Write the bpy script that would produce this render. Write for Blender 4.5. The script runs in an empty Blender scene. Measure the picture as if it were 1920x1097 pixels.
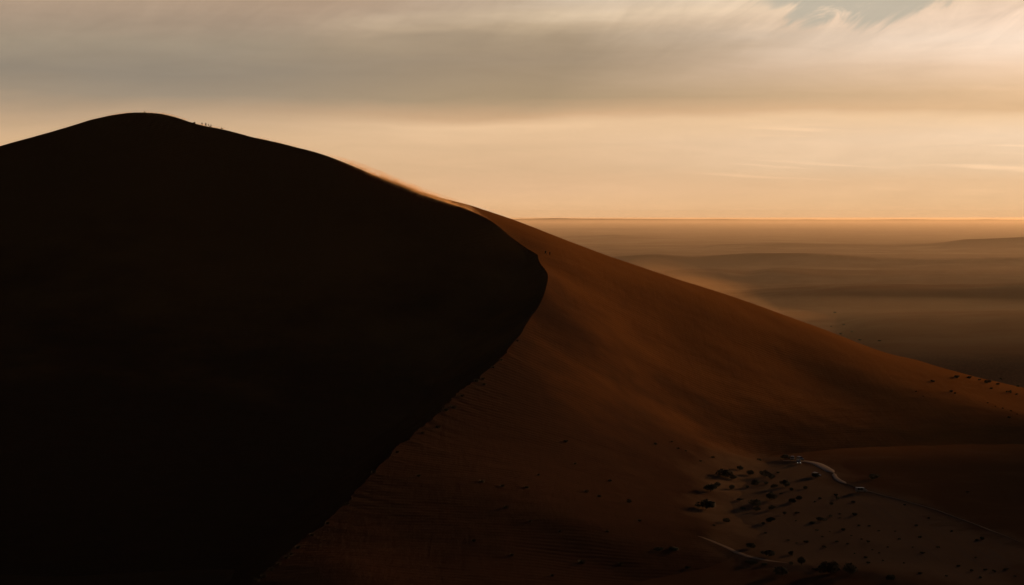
import bpy, bmesh, math, random
import numpy as np
from mathutils import Vector, Matrix

random.seed(11)
rng = np.random.default_rng(5)
scene = bpy.context.scene
COL = scene.collection
R = math.radians
K = 0.92                      # metres per layout unit
F, CX, HY = 3600.0, 960.0, 405.0

# ------------------------------------------------------------------ camera
cam_d = bpy.data.cameras.new('camera')
cam = bpy.data.objects.new('camera', cam_d)
COL.objects.link(cam)
cam_d.sensor_width = 36.0
cam_d.lens = 36.0 * F / 1920.0
cam_d.clip_start = 1.0
cam_d.clip_end = 200000.0
cam.location = (0, 0, 0)
cam.rotation_euler = (R(90) - math.atan((548.5 - HY) / F), 0, 0)
scene.camera = cam

# ------------------------------------------------------------------ light
SUN_AZ, SUN_EL = 37.0, 4.8      # low sun behind thin cloud: wide and soft
SUN_STRENGTH = 4.5
sd = bpy.data.lights.new('sun', 'SUN')
sd.energy = SUN_STRENGTH
sd.angle = R(9.0)
sd.color = (1.0, 0.60, 0.30)
sun = bpy.data.objects.new('sun', sd)
COL.objects.link(sun)
S = Vector((math.sin(R(SUN_AZ)) * math.cos(R(SUN_EL)), math.cos(R(SUN_AZ)) * math.cos(R(SUN_EL)), math.sin(R(SUN_EL))))
sun.rotation_euler = S.to_track_quat('Z', 'Y').to_euler()
sun.location = (600, 500, 300)

vs = scene.view_settings
vs.view_transform = 'Standard'
vs.look = 'None'
vs.gamma = 1.0
vs.use_curve_mapping = False
vs.exposure = 0.0
scene.render.engine = 'CYCLES'
cy = scene.cycles
cy.max_bounces = 4
cy.diffuse_bounces = 2
cy.glossy_bounces = 2
cy.volume_bounces = 0
cy.transparent_max_bounces = 12
cy.use_denoising = True
cy.volume_max_steps = 128


def lin(c):
    o = []
    for v in c:
        v = v / 255.0
        o.append(v / 12.92 if v <= 0.04045 else ((v + 0.055) / 1.055) ** 2.4)
    return (o[0], o[1], o[2], 1.0)


class NT:
    """tiny node-tree helper"""
    def __init__(self, tree):
        self.t = tree
        self.n = tree.nodes
        self.n.clear()

    def new(self, kind, **kw):
        nd = self.n.new(kind)
        for k, v in kw.items():
            setattr(nd, k, v)
        return nd

    def put(self, sock, v):
        if isinstance(v, bpy.types.NodeSocket):
            self.t.links.new(v, sock)
        else:
            sock.default_value = v

    def m(self, op, a, b=0.0, c=None, clamp=False):
        nd = self.new('ShaderNodeMath', operation=op)
        nd.use_clamp = clamp
        self.put(nd.inputs[0], a)
        self.put(nd.inputs[1], b)
        if c is not None:
            self.put(nd.inputs[2], c)
        return nd.outputs[0]

    def rng(self, v, a, b, c=0.0, d=1.0, smooth=True):
        nd = self.new('ShaderNodeMapRange')
        nd.interpolation_type = 'SMOOTHSTEP' if smooth else 'LINEAR'
        self.put(nd.inputs[0], v)
        for i, x in enumerate((a, b, c, d)):
            self.put(nd.inputs[i + 1], x)
        return nd.outputs[0]

    def mix(self, f, a, b, mode='MIX'):
        nd = self.new('ShaderNodeMix')
        nd.data_type = 'RGBA'
        nd.blend_type = mode
        self.put(nd.inputs[0], f)
        self.put(nd.inputs[6], a)
        self.put(nd.inputs[7], b)
        return nd.outputs[2]

    def noise(self, vec, scale=1.0, detail=4.0, rough=0.5, dist=0.0):
        nd = self.new('ShaderNodeTexNoise')
        self.put(nd.inputs['Vector'], vec)
        nd.inputs['Scale'].default_value = scale
        nd.inputs['Detail'].default_value = detail
        nd.inputs['Roughness'].default_value = rough
        nd.inputs['Distortion'].default_value = dist
        return nd.outputs[0]

    def comb(self, x, y, z):
        nd = self.new('ShaderNodeCombineXYZ')
        self.put(nd.inputs[0], x); self.put(nd.inputs[1], y); self.put(nd.inputs[2], z)
        return nd.outputs[0]

    def ramp(self, v, stops):
        nd = self.new('ShaderNodeValToRGB')
        cr = nd.color_ramp
        cr.interpolation = 'EASE'
        while len(cr.elements) > 1:
            cr.elements.remove(cr.elements[0])
        first = True
        for p, c in stops:
            if first:
                e = cr.elements[0]; e.position = p; first = False
            else:
                e = cr.elements.new(p)
            e.color = c
        cr.interpolation = 'LINEAR'
        self.put(nd.inputs[0], v)
        return nd.outputs[0]


# ------------------------------------------------------------------ sky
world = bpy.data.worlds.new('World')
scene.world = world
world.use_nodes = True
w = NT(world.node_tree)
tc = w.new('ShaderNodeTexCoord')
sep = w.new('ShaderNodeSeparateXYZ')
w.put(sep.inputs[0], tc.outputs['Generated'])
dx, dy, dz = sep.outputs
el = w.m('MULTIPLY', w.m('ARCSINE', dz), 57.2958)
az = w.m('MULTIPLY', w.m('ARCTAN2', dx, dy), 57.2958)
# streaky cloud structure, long in azimuth, thin in elevation
nv = w.comb(w.m('MULTIPLY', az, 0.10), w.m('MULTIPLY', el, 0.55), 3.1)
n1 = w.noise(nv, 1.0, 5.0, 0.5, 0.3)
nv2 = w.comb(w.m('MULTIPLY', az, 0.28), w.m('MULTIPLY', el, 2.1), 7.7)
n2 = w.noise(nv2, 1.0, 6.0, 0.55, 0.6)
warp = w.m('ADD', w.m('MULTIPLY', w.m('SUBTRACT', n1, 0.5), 1.2), w.m('MULTIPLY', w.m('SUBTRACT', n2, 0.5), 0.22))
warp = w.m('MULTIPLY', warp, w.rng(el, 0.3, 3.0, 0.1, 1.0))
elw = w.m('ADD', el, warp)
lo = w.m('MULTIPLY', w.m('DIVIDE', elw, 8.0, clamp=True), 0.5)
hi = w.m('MULTIPLY', w.m('DIVIDE', w.m('SUBTRACT', elw, 8.0), 82.0, clamp=True), 0.5)
pos = w.m('ADD', lo, hi)


def stops(lst):
    return [((e / 8.0 * 0.5) if e <= 8 else 0.5 + (e - 8) / 82.0 * 0.5, lin(c)) for e, c in lst]


HIGH = [(10, (132, 118, 106)), (14, (74, 74, 76)), (22, (46, 62, 82)), (40, (30, 50, 78)), (90, (22, 42, 70))]
r_l = w.ramp(pos, stops([(0, (205, 163, 116)), (1.2, (216, 176, 132)), (2.2, (218, 181, 140)), (2.9, (192, 163, 132)),
                         (3.5, (158, 142, 122)), (4.1, (147, 135, 119)), (4.9, (160, 145, 125)), (5.7, (168, 147, 126)),
                         (6.4, (180, 154, 130)), (8, (170, 148, 126))] + HIGH))
r_c = w.ramp(pos, stops([(0, (235, 188, 139)), (0.8, (229, 186, 144)), (1.4, (222, 183, 143)), (2.2, (226, 188, 148)), (2.75, (234, 196, 155)),
                         (3.05, (208, 170, 132)), (3.5, (170, 147, 117)), (4.5, (163, 143, 119)), (5.3, (172, 151, 125)),
                         (5.65, (196, 172, 142)), (6.0, (228, 204, 172)), (6.4, (224, 206, 184)), (8, (200, 180, 158))] + HIGH))
r_r = w.ramp(pos, stops([(0, (239, 192, 141)), (1.0, (234, 192, 148)), (1.5, (238, 203, 165)), (2.2, (248, 215, 180)),
                         (2.7, (244, 206, 164)), (3.0, (229, 188, 144)), (3.6, (234, 194, 152)), (4.5, (246, 211, 178)),
                         (5.2, (255, 228, 203)), (5.8, (248, 217, 190)), (6.4, (212, 182, 152)), (8, (214, 186, 156))] + HIGH))
azw = w.m('ADD', az, w.m('MULTIPLY', w.m('SUBTRACT', n1, 0.5), 7.0))
skyc = w.mix(w.rng(w.m('SUBTRACT', azw, w.rng(el, 4.9, 6.3, 0.0, 5.5)), -11.0, 1.0), r_l, r_c)
skyc = w.mix(w.rng(azw, 1.0, 15.5, smooth=False), skyc, r_r)
# fine wisps
wv = w.comb(w.m('ADD', w.m('MULTIPLY', az, 0.62), w.m('MULTIPLY', el, -0.4)), w.m('ADD', w.m('MULTIPLY', el, 1.0), w.m('MULTIPLY', az, -0.38)), 1.3)
n3 = w.noise(wv, 1.0, 8.0, 0.6, 0.9)
wis = w.m('MULTIPLY', w.m('SUBTRACT', n3, 0.5), w.m('MULTIPLY', w.rng(el, 4.2, 6.0, 0.05, 0.42), w.rng(az, -2.0, 8.0, 0.6, 1.4)))
soft = w.m('MULTIPLY', w.m('SUBTRACT', n2, 0.5), 0.17)
gain = w.m('ADD', 1.0, w.m('ADD', wis, soft))
# thin bright streak cirrus near the horizon on the right
st = w.noise(w.comb(w.m('MULTIPLY', az, 0.16), w.m('MULTIPLY', w.m('ADD', el, w.m('MULTIPLY', az, 0.045)), 4.2), 5.0), 1.0, 4.0, 0.5, 0.2)
stm = w.m('MULTIPLY', w.rng(st, 0.56, 0.72), w.m('MULTIPLY', w.rng(az, 0.0, 9.0), w.m('MULTIPLY', w.rng(el, 0.5, 1.3), w.rng(el, 3.0, 2.2))))
gain = w.m('ADD', gain, w.m('MULTIPLY', stm, 0.16))
# brightness falls with the angle from the sun's azimuth
azs = w.m('ABSOLUTE', w.m('SUBTRACT', az, SUN_AZ))
azs = w.m('MINIMUM', azs, w.m('SUBTRACT', 360.0, azs))
fall = w.m('MULTIPLY', w.rng(azs, 52.0, 106.0, 1.0, 0.03), w.rng(azs, 20.0, 3.0, 1.0, 1.2))
gain = w.m('MULTIPLY', gain, fall)
clouds = w.mix(1.0, skyc, w.comb(gain, gain, gain), 'MULTIPLY')
sky = w.new('ShaderNodeTexSky')
sky.sky_type = 'NISHITA'
sky.sun_disc = False
sky.sun_elevation = R(SUN_EL)
sky.sun_rotation = R(SUN_AZ)
sky.air_density = 1.0
sky.dust_density = 2.0
sky.altitude = 600
bg_sky = w.new('ShaderNodeBackground')
w.put(bg_sky.inputs[0], w.mix(0.88, sky.outputs[0], tuple(v * 16 for v in lin((192, 184, 168))[:3]) + (1,)))
bg_sky.inputs[1].default_value = 0.06
bg_cl = w.new('ShaderNodeBackground')
w.put(bg_cl.inputs[0], clouds)
bg_cl.inputs[1].default_value = 1.0
# gap of clear sky, upper right
gx = w.m('DIVIDE', w.m('SUBTRACT', az, 9.9), 3.4)
gy = w.m('DIVIDE', w.m('SUBTRACT', el, 7.15), 1.55)
gd = w.m('ADD', w.m('MULTIPLY', gx, gx), w.m('MULTIPLY', gy, gy))
gd = w.m('ADD', gd, w.m('MULTIPLY', w.m('SUBTRACT', n3, 0.5), 2.6))
gap = w.rng(gd, 1.15, 0.6, 0.0, 0.85)
mixs = w.new('ShaderNodeMixShader')
w.put(mixs.inputs[0], gap)
w.put(mixs.inputs[1], bg_cl.outputs[0])
w.put(mixs.inputs[2], bg_sky.outputs[0])
wo = w.new('ShaderNodeOutputWorld')
w.put(wo.inputs[0], mixs.outputs[0])


# ------------------------------------------------------------------ materials
def new_mat(name):
    m = bpy.data.materials.new(name)
    m.use_nodes = True
    return m, NT(m.node_tree)


def bsdf(nt, col, rough=0.9, bump=None, dist=0.1, strength=0.6, spec=0.1, extra=None):
    b = nt.new('ShaderNodeBsdfPrincipled')
    nt.put(b.inputs['Base Color'], col)
    nt.put(b.inputs['Roughness'], rough)
    b.inputs['Specular IOR Level'].default_value = spec
    if bump is not None:
        bn = nt.new('ShaderNodeBump')
        bn.inputs['Distance'].default_value = dist
        bn.inputs['Strength'].default_value = strength
        nt.put(bn.inputs['Height'], bump)
        nt.put(b.inputs['Normal'], bn.outputs[0])
    if extra:
        for k, v in extra.items():
            b.inputs[k].default_value = v
    o = nt.new('ShaderNodeOutputMaterial')
    nt.put(o.inputs[0], b.outputs[0])
    return b


def simple(name, col, rough=0.6, spec=0.4, **extra):
    m, nt = new_mat(name)
    tcn = nt.new('ShaderNodeTexCoord').outputs['Object']
    n = nt.noise(tcn, 3.0, 3.0)
    c = nt.mix(n, tuple(x * 0.8 for x in col[:3]) + (1,), tuple(min(1, x * 1.15) for x in col[:3]) + (1,))
    bsdf(nt, c, rough, spec=spec, extra=extra)
    return m


def sand_material(name, a, b, ripple=1.0):
    m, nt = new_mat(name)
    geo = nt.new('ShaderNodeNewGeometry')
    P = geo.outputs['Position']
    big = nt.noise(P, 0.012, 5.0, 0.55)
    mid = nt.noise(P, 0.11, 5.0, 0.6)
    col = nt.mix(nt.m('ADD', nt.m('MULTIPLY', big, 0.6), nt.m('MULTIPLY', mid, 0.4)), a, b)
    fine = nt.noise(P, 1.3, 5.0, 0.65)
    col = nt.mix(nt.m('MULTIPLY', fine, 0.35), col, tuple(x * 0.55 for x in a[:3]) + (1,))
    # lower slope's shade put into the colour as darker, coarser sand
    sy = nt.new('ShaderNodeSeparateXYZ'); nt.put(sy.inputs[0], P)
    apron_shade = nt.rng(nt.m('ADD', sy.outputs[1], nt.m('MULTIPLY', nt.m('SUBTRACT', big, 0.5), 420.0)), 1065.0, 820.0, 0.0, 0.97)
    col = nt.mix(apron_shade, col, nt.mix(mid, (0.036, 0.017, 0.009, 1), (0.064, 0.027, 0.013, 1)))
    pan = nt.new('ShaderNodeAttribute'); pan.attribute_name = 'pan'
    col = nt.mix(nt.m('MULTIPLY', pan.outputs['Fac'], 0.9), col, nt.mix(mid, (0.112, 0.060, 0.028, 1), (0.16, 0.094, 0.047, 1)))
    # streaks combed down the slope by wind
    mp = nt.new('ShaderNodeMapping')
    nt.put(mp.inputs[0], P)
    mp.inputs['Rotation'].default_value = (0, 0, R(32))
    mp.inputs['Scale'].default_value = (0.25, 0.035, 0.05)
    streak = nt.noise(mp.outputs[0], 1.0, 6.0, 0.6, 0.4)
    mp2 = nt.new('ShaderNodeMapping')
    nt.put(mp2.inputs[0], P)
    mp2.inputs['Rotation'].default_value = (0, 0, R(-20))
    mp2.inputs['Scale'].default_value = (1, 1, 1)
    wv_ = nt.new('ShaderNodeTexWave')
    wv_.wave_type = 'BANDS'
    wv_.bands_direction = 'Y'
    nt.put(wv_.inputs['Vector'], mp2.outputs[0])
    wv_.inputs['Scale'].default_value = 0.11
    wv_.inputs['Distortion'].default_value = 3.5
    wv_.inputs['Detail'].default_value = 3.0
    wv_.inputs['Detail Scale'].default_value = 0.5
    rip = nt.m('MULTIPLY', wv_.outputs['Fac'], nt.rng(big, 0.35, 0.6, 0.25, 1.0))
    h = nt.m('ADD', nt.m('MULTIPLY', streak, 0.45), nt.m('ADD', nt.m('MULTIPLY', rip, 0.20 * ripple), nt.m('MULTIPLY', fine, 0.16)))
    bsdf(nt, col, 0.95, h, dist=0.9, strength=0.6, spec=0.0)
    return m


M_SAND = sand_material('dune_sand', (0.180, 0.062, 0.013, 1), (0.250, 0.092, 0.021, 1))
M_GROUND, nt = new_mat('desert_floor')
P = nt.new('ShaderNodeNewGeometry').outputs['Position']
g1 = nt.noise(P, 0.0035, 6.0, 0.6, 0.5)
g2 = nt.noise(P, 0.04, 6.0, 0.6)
g3 = nt.noise(P, 0.5, 5.0, 0.65)
c = nt.mix(nt.rng(g1, 0.45, 0.66), (0.14, 0.056, 0.018, 1), (0.19, 0.10, 0.046, 1))
pan = nt.new('ShaderNodeAttribute'); pan.attribute_name = 'pan'
panf = pan.outputs['Fac']
sp = nt.new('ShaderNodeSeparateXYZ'); nt.put(sp.inputs[0], P)
yq = nt.m('ADD', nt.m('ADD', sp.outputs[1], nt.m('MULTIPLY', sp.outputs[0], 0.4)), nt.m('MULTIPLY', nt.m('SUBTRACT', g2, 0.5), 90.0))
# scrubby grey-brown floor behind the flank
c = nt.mix(nt.rng(yq, 1720, 1560), c, nt.mix(nt.rng(g3, 0.4, 0.65), (0.085, 0.052, 0.030, 1), (0.15, 0.09, 0.048, 1)))
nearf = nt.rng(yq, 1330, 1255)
c = nt.mix(nearf, c, nt.mix(nt.rng(sp.outputs[1], 1000, 850), nt.mix(g2, (0.175, 0.06, 0.014, 1), (0.245, 0.09, 0.022, 1)), nt.mix(g2, (0.060, 0.026, 0.011, 1), (0.095, 0.039, 0.015, 1))))  # nearer sand darkened to match, lower-slope shade put into its colour
c = nt.mix(panf, c, nt.mix(g2, (0.118, 0.064, 0.031, 1), (0.172, 0.102, 0.052, 1)))
c = nt.mix(nt.rng(g2, 0.5, 0.75, 0.0, 0.25), c, (0.15, 0.085, 0.045, 1))
c = nt.mix(nt.rng(g3, 0.55, 0.8, 0.0, 0.3), c, (0.09, 0.06, 0.04, 1))
mp = nt.new('ShaderNodeMapping'); nt.put(mp.inputs[0], P)
mp.inputs['Rotation'].default_value = (0, 0, R(14))
mp.inputs['Scale'].default_value = (0.30, 0.018, 0.05)
rill = nt.noise(mp.outputs[0], 1.0, 5.0, 0.6, 0.5)
c = nt.mix(nt.m('MULTIPLY', nt.rng(rill, 0.50, 0.62, 0.0, 0.45), nt.m('MULTIPLY', panf, nt.rng(sp.outputs[0], 110, 170))), c, (0.11, 0.075, 0.05, 1))
hh = nt.m('ADD', nt.m('MULTIPLY', nt.m('MULTIPLY', rill, 0.8), panf), nt.m('MULTIPLY', g3, 0.3))
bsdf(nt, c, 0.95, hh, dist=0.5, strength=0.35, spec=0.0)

M_TRACK = simple('pale_track_gravel', (0.50, 0.35, 0.22), 0.9, 0.0)
M_PATH = simple('sandy_path_dust', (0.33, 0.21, 0.12), 0.95, 0.0)
M_LEAF, nt = new_mat('thorn_foliage')
P = nt.new('ShaderNodeNewGeometry').outputs['Position']
bsdf(nt, nt.mix(nt.noise(P, 0.8, 4.0), (0.022, 0.026, 0.010, 1), (0.060, 0.060, 0.024, 1)), 0.8, spec=0.15)
M_BARK = simple('bark', (0.075, 0.05, 0.032), 0.9, 0.1)
M_GRASS = simple('dry_grass', (0.085, 0.062, 0.028), 0.85, 0.1)


# ------------------------------------------------------------------ object helpers
def link(o, parent=None):
    COL.objects.link(o)
    if parent is not None:
        o.parent = parent
    return o


def mesh_obj(name, me, parent=None, mats=()):
    o = bpy.data.objects.new(name, me)
    for m in mats:
        if me.materials.find(m.name) < 0:
            me.materials.append(m)
    return link(o, parent)


def tag(o, label=None, category=None, group=None, kind=None):
    if label: o['label'] = label
    if category: o['category'] = category
    if group: o['group'] = group
    if kind: o['kind'] = kind
    return o


def empty(name, loc, rz=0.0, scale=(1, 1, 1)):
    o = bpy.data.objects.new(name, None)
    o.empty_display_size = 0.5
    o.location = loc
    o.rotation_euler = (0, 0, rz)
    o.scale = scale
    return link(o)


def grid_mesh(name, X, Y, Z):
    n, m = X.shape
    co = np.stack([X, Y, Z], -1).reshape(-1, 3).astype(np.float32)
    i = np.arange(n - 1)[:, None] * m + np.arange(m - 1)[None, :]
    q = np.stack([i, i + m, i + m + 1, i + 1], -1).reshape(-1, 4)
    me = bpy.data.meshes.new(name)
    me.vertices.add(len(co))
    me.vertices.foreach_set('co', co.ravel())
    me.loops.add(q.size)
    me.loops.foreach_set('vertex_index', q.ravel().astype(np.int32))
    me.polygons.add(len(q))
    me.polygons.foreach_set('loop_start', np.arange(0, q.size, 4, dtype=np.int32))
    me.polygons.foreach_set('loop_total', np.full(len(q), 4, dtype=np.int32))
    me.update(calc_edges=True)
    me.shade_smooth()
    return me


def py_mesh(name, verts, faces, smooth=False):
    me = bpy.data.meshes.new(name)
    me.from_pydata([tuple(v) for v in verts], [], faces)
    me.update()
    if smooth:
        me.shade_smooth()
    return me


# value noise
TAB = rng.random((256, 256))


def vnoise(x, y):
    xi = np.floor(x).astype(int); yi = np.floor(y).astype(int)
    fx = x - xi; fy = y - yi
    fx = fx * fx * fx * (fx * (fx * 6 - 15) + 10); fy = fy * fy * fy * (fy * (fy * 6 - 15) + 10)
    a = TAB[xi & 255, yi & 255]; b = TAB[(xi + 1) & 255, yi & 255]
    c_ = TAB[xi & 255, (yi + 1) & 255]; d = TAB[(xi + 1) & 255, (yi + 1) & 255]
    return (a * (1 - fx) + b * fx) * (1 - fy) + (c_ * (1 - fx) + d * fx) * fy - 0.5


def fbm(x, y, o=4, g=0.5):
    s = 0; a = 1.0
    for k in range(o):
        s = s + a * vnoise(x * 2 ** k + 17.3 * k, y * 2 ** k + 9.1 * k)
        a *= g
    return s


def P3(px, py, d):
    """layout survey: bearing and drop seen from the viewpoint, at distance d"""
    return ((px - CX) / F * d * K, d * K, -(py - HY) / F * d * K)


Z0 = -123.0 * K

# ------------------------------------------------------------------ the great dune
CREST = [(-420, 420, 1440), (-250, 365, 1420), (-120, 315, 1390), (0, 275, 1360), (60, 258, 1345), (125, 240, 1330), (190, 221, 1315), (240, 212.5, 1303), (290, 212, 1292),
         (330, 220, 1282), (380, 235, 1270), (420, 243, 1262), (470, 256, 1251), (520, 267, 1240), (560, 277, 1230), (600, 288, 1220), (640, 302, 1208), (680, 319, 1197),
         (720, 337, 1185), (760, 353, 1174), (800, 369, 1163), (860, 388, 1148), (900, 404, 1138), (930, 421, 1130), (960, 446, 1121),
         (985, 463, 1113), (1001, 472.5, 1106), (1008, 477, 1101), (1009.5, 485, 1092), (1014, 495, 1080), (1021, 504, 1070), (1027, 515, 1058), (1026, 530, 1042), (1019, 555, 1018), (1010, 575, 998), (999, 590, 984), (988, 606, 968), (978, 624, 952),
         (962, 644, 932), (945, 664, 912), (925, 684, 893), (900, 706, 872), (870, 731, 848), (835, 760, 822), (800, 790, 796), (750, 836, 756),
         (700, 882, 716), (650, 940, 676), (600, 985, 645), (550, 1032, 614), (505, 1070, 588), (470, 1098, 572),
         (400, 1165, 545), (320, 1250, 520), (220, 1350, 500), (100, 1480, 480)]
C0 = np.array([P3(*c_) for c_ in CREST])


def resample(pts, n, smooth=6):
    d = np.r_[0, np.cumsum(np.linalg.norm(np.diff(pts[:, :2], axis=0), axis=1))]
    # Catmull-Rom through the survey
    t = np.linspace(0, d[-1], n)
    out = np.zeros((n, 3))
    k = np.clip(np.searchsorted(d, t) - 1, 0, len(d) - 2)
    u = ((t - d[k]) / (d[k + 1] - d[k]))[:, None]
    tan = np.zeros_like(pts)
    tan[1:-1] = (pts[2:] - pts[:-2]) / (d[2:] - d[:-2])[:, None]
    tan[0] = tan[1]; tan[-1] = tan[-2]
    h = (d[k + 1] - d[k])[:, None]
    p0, p1, m0, m1 = pts[k], pts[k + 1], tan[k] * h, tan[k + 1] * h
    out = (2 * u ** 3 - 3 * u ** 2 + 1) * p0 + (u ** 3 - 2 * u ** 2 + u) * m0 + (-2 * u ** 3 + 3 * u ** 2) * p1 + (u ** 3 - u ** 2) * m1
    return out, t / d[-1], d / d[-1]


NS = 1250
CR, cs, ck = resample(C0, NS)
# slightly ragged brink low down, where tufts and slumps break the edge
arc = np.arange(NS)
rag = np.clip((arc / NS - 0.60) / 0.1, 0, 1)
wob = fbm(arc * 0.045, arc * 0 + 3.0, 4, 0.6)
wob2 = fbm(arc * 0.21, arc * 0 + 8.0, 3, 0.6)
CR[:, 0] += rag * (wob * 1.5 + wob2 * 0.9) * np.clip(1 - (arc / NS - 0.9) / 0.05, 0.3, 1)
CR[:, 2] += fbm(arc * 0.03, arc * 0 + 1.0, 3) * 0.5 * (1 - rag)

# --- windward side: smooth surface through surveyed points
CTRL = [
    # outer shoulder (skyline of the right flank)
    (870, 384, 1165), (900, 391, 1172), (950, 408, 1182), (1000, 427, 1192), (1050, 446, 1205), (1100, 465, 1220), (1200, 503, 1252), (1300, 538, 1285), (1400, 573, 1310),
    (1500, 606, 1328), (1600, 638, 1335), (1700, 668, 1322), (1800, 705, 1283), (1860, 728, 1250), (1920, 751, 1212), (1990, 778, 1155),
    # inner spur
    (1035, 482, 1108), (1065, 492, 1117), (1100, 504, 1126), (1150, 522, 1138), (1200, 539, 1150), (1300, 572, 1172), (1400, 602, 1194), (1500, 636, 1212), (1600, 668, 1222),
    (1700, 701, 1222), (1790, 733, 1198), (1860, 756, 1165), (1920, 775, 1128), (1990, 796, 1085),
    # face below the spur
    (1060, 560, 1045), (1200, 620, 1078), (1500, 700, 1150),
    (1100, 980, 692), (1200, 1000, 700),
    (800, 940, 690), (900, 1010, 655), (1020, 1060, 640), (1150, 1085, 645),
    (650, 1060, 595), (800, 1110, 590), (950, 1150, 580),
    # foot at the pan
    (1430, 862, 969), (1540, 884, 924), (1660, 925, 852), (1780, 958, 801), (1920, 1015, 726), (2080, 1080, 656),
]
pts = [P3(*c_) for c_ in CTRL]
pts += [tuple(p) for p in C0[2:]]
# back of the dune and below the pan
for (x_, y_, z_) in [(-420, 1560, -60), (-260, 1560, -55), (-100, 1520, -60), (60, 1500, -85), (200, 1480, -112), (330, 1430, -124), (480, 1360, -135), (520, 1180, -138),
                     (-250, 1420, 15), (-120, 1350, 0), (0, 1310, -25), (120, 1320, -62), (250, 1330, -96), (380, 1330, -124),
                     (-420, 1750, -140), (-100, 1800, -140), (250, 1750, -140), (160, 640, -124), (230, 600, -128), (110, 520, -122), (0, 450, -124), (330, 620, -132),
                     (150, 860, -128), (190, 820, -128), (240, 760, -129), (130, 700, -127), (105, 800, -125), (140, 915, -126.5), (280, 700, -130), (90, 640, -127)]:
    pts.append((x_ * K, y_ * K, z_ * K))
pts = np.array(pts)


def tps_fit(p, lam=110.0):
    n = len(p)
    s = 500.0
    xy = p[:, :2] / s
    r2 = ((xy[:, None] - xy[None]) ** 2).sum(-1)
    A = np.where(r2 > 0, 0.5 * r2 * np.log(np.maximum(r2, 1e-12)), 0)
    A += np.eye(n) * lam * 1e-5
    Pm = np.c_[np.ones(n), xy]
    M = np.block([[A, Pm], [Pm.T, np.zeros((3, 3))]])
    sol = np.linalg.solve(M, np.r_[p[:, 2], 0, 0, 0])

    def ev(x, y):
        x = x / s; y = y / s
        z = sol[n] + sol[n + 1] * x + sol[n + 2] * y
        for i in range(n):
            q = (x - xy[i, 0]) ** 2 + (y - xy[i, 1]) ** 2
            z = z + sol[i] * 0.5 * q * np.log(np.maximum(q, 1e-12))
        return z
    return ev


stoss = tps_fit(pts)
CR[:, 2] = CR[:, 2] * (1 - rag) + (stoss(CR[:, 0], CR[:, 1]) + wob2 * 0.25) * rag


def target(spec):
    """outer edge line matched to the crest survey by index"""
    idx = [s_[0] for s_ in spec]
    k = np.interp(cs, ck, np.arange(len(ck)))
    return np.interp(k, idx, [s_[1] * K for s_ in spec]), np.interp(k, idx, [s_[2] * K for s_ in spec])


nC = len(CREST) - 1
# low lobe with a sharp brink beside the track, and one along the near edge of the pan
def lobe(GX, GY, survey, height, front, back):
    P_ = np.array([(((a_ - CX) / F) * (-Z0 / ((b_ - HY) / F)), -Z0 / ((b_ - HY) / F)) for a_, b_ in survey])
    best = np.full(GX.shape, 1e9); side = np.zeros(GX.shape); tpar = np.zeros(GX.shape)
    n = len(P_)
    for i in range(n - 1):
        a_, b_ = P_[i], P_[i + 1]
        e = b_ - a_; L = np.dot(e, e)
        t_ = np.clip(((GX - a_[0]) * e[0] + (GY - a_[1]) * e[1]) / L, 0, 1)
        qx, qy = GX - a_[0] - t_ * e[0], GY - a_[1] - t_ * e[1]
        d = np.hypot(qx, qy)
        sd_ = e[0] * (GY - a_[1]) - e[1] * (GX - a_[0])
        m_ = d < best
        best = np.where(m_, d, best); side = np.where(m_, sd_, side); tpar = np.where(m_, (i + t_) / (n - 1), tpar)
    hh_ = height * np.sin(np.pi * np.clip(tpar, 0, 1)) ** 0.5
    return hh_ * np.where(side > 0, np.exp(-(best / back) ** 1.3), np.clip(1 - best / front, 0, 1))



LOBES = [([(1500, 862), (1540, 874), (1566, 886), (1573, 898), (1590, 908), (1625, 921), (1680, 936), (1760, 958), (1840, 988), (1925, 1022)], 0.5, 4.0, 18),
         ([(1300, 1008), (1360, 1032), (1430, 1060), (1500, 1066), (1560, 1072), (1640, 1082), (1720, 1100), (1800, 1125)], 0.7, 6.0, 16)]
PAN = [(1300, 950), (1325, 905), (1365, 872), (1430, 858), (1500, 864), (1545, 876), (1568, 890), (1576, 902), (1600, 914), (1700, 943), (1800, 974), (1925, 1022), (1990, 1060), (1990, 1140),
       (1720, 1104), (1640, 1085), (1540, 1069), (1440, 1061), (1370, 1036), (1325, 1012), (1295, 985)]


def pan_mask(x, y):
    P_ = np.array([(((a_ - CX) / F) * (-Z0 / ((b_ - HY) / F)), -Z0 / ((b_ - HY) / F)) for a_, b_ in PAN])
    n = len(P_); inside = np.zeros(x.shape, bool); best = np.full(x.shape, 1e9)
    for i in range(n):
        a_, b_ = P_[i], P_[(i + 1) % n]
        e = b_ - a_
        t_ = np.clip(((x - a_[0]) * e[0] + (y - a_[1]) * e[1]) / np.dot(e, e), 0, 1)
        best = np.minimum(best, np.hypot(x - a_[0] - t_ * e[0], y - a_[1] - t_ * e[1]))
        c_ = ((a_[1] > y) != (b_[1] > y)) & (x < (b_[0] - a_[0]) * (y - a_[1]) / (b_[1] - a_[1] + 1e-12) + a_[0])
        inside ^= c_
    sd_ = np.where(inside, best, -best) + fbm(x / 22, y / 34, 5, 0.6) * 14
    return np.clip((sd_ + 8) / 22, 0, 1)


def add_pan(me, x, y):
    m_ = np.zeros(x.shape)
    k = (y > 480) & (y < 1100) & (np.abs(x) < 450)
    m_[k] = pan_mask(x[k], y[k])
    at = me.attributes.new('pan', 'FLOAT', 'POINT')
    at.data.foreach_set('value', m_.ravel().astype(np.float32))


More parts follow.
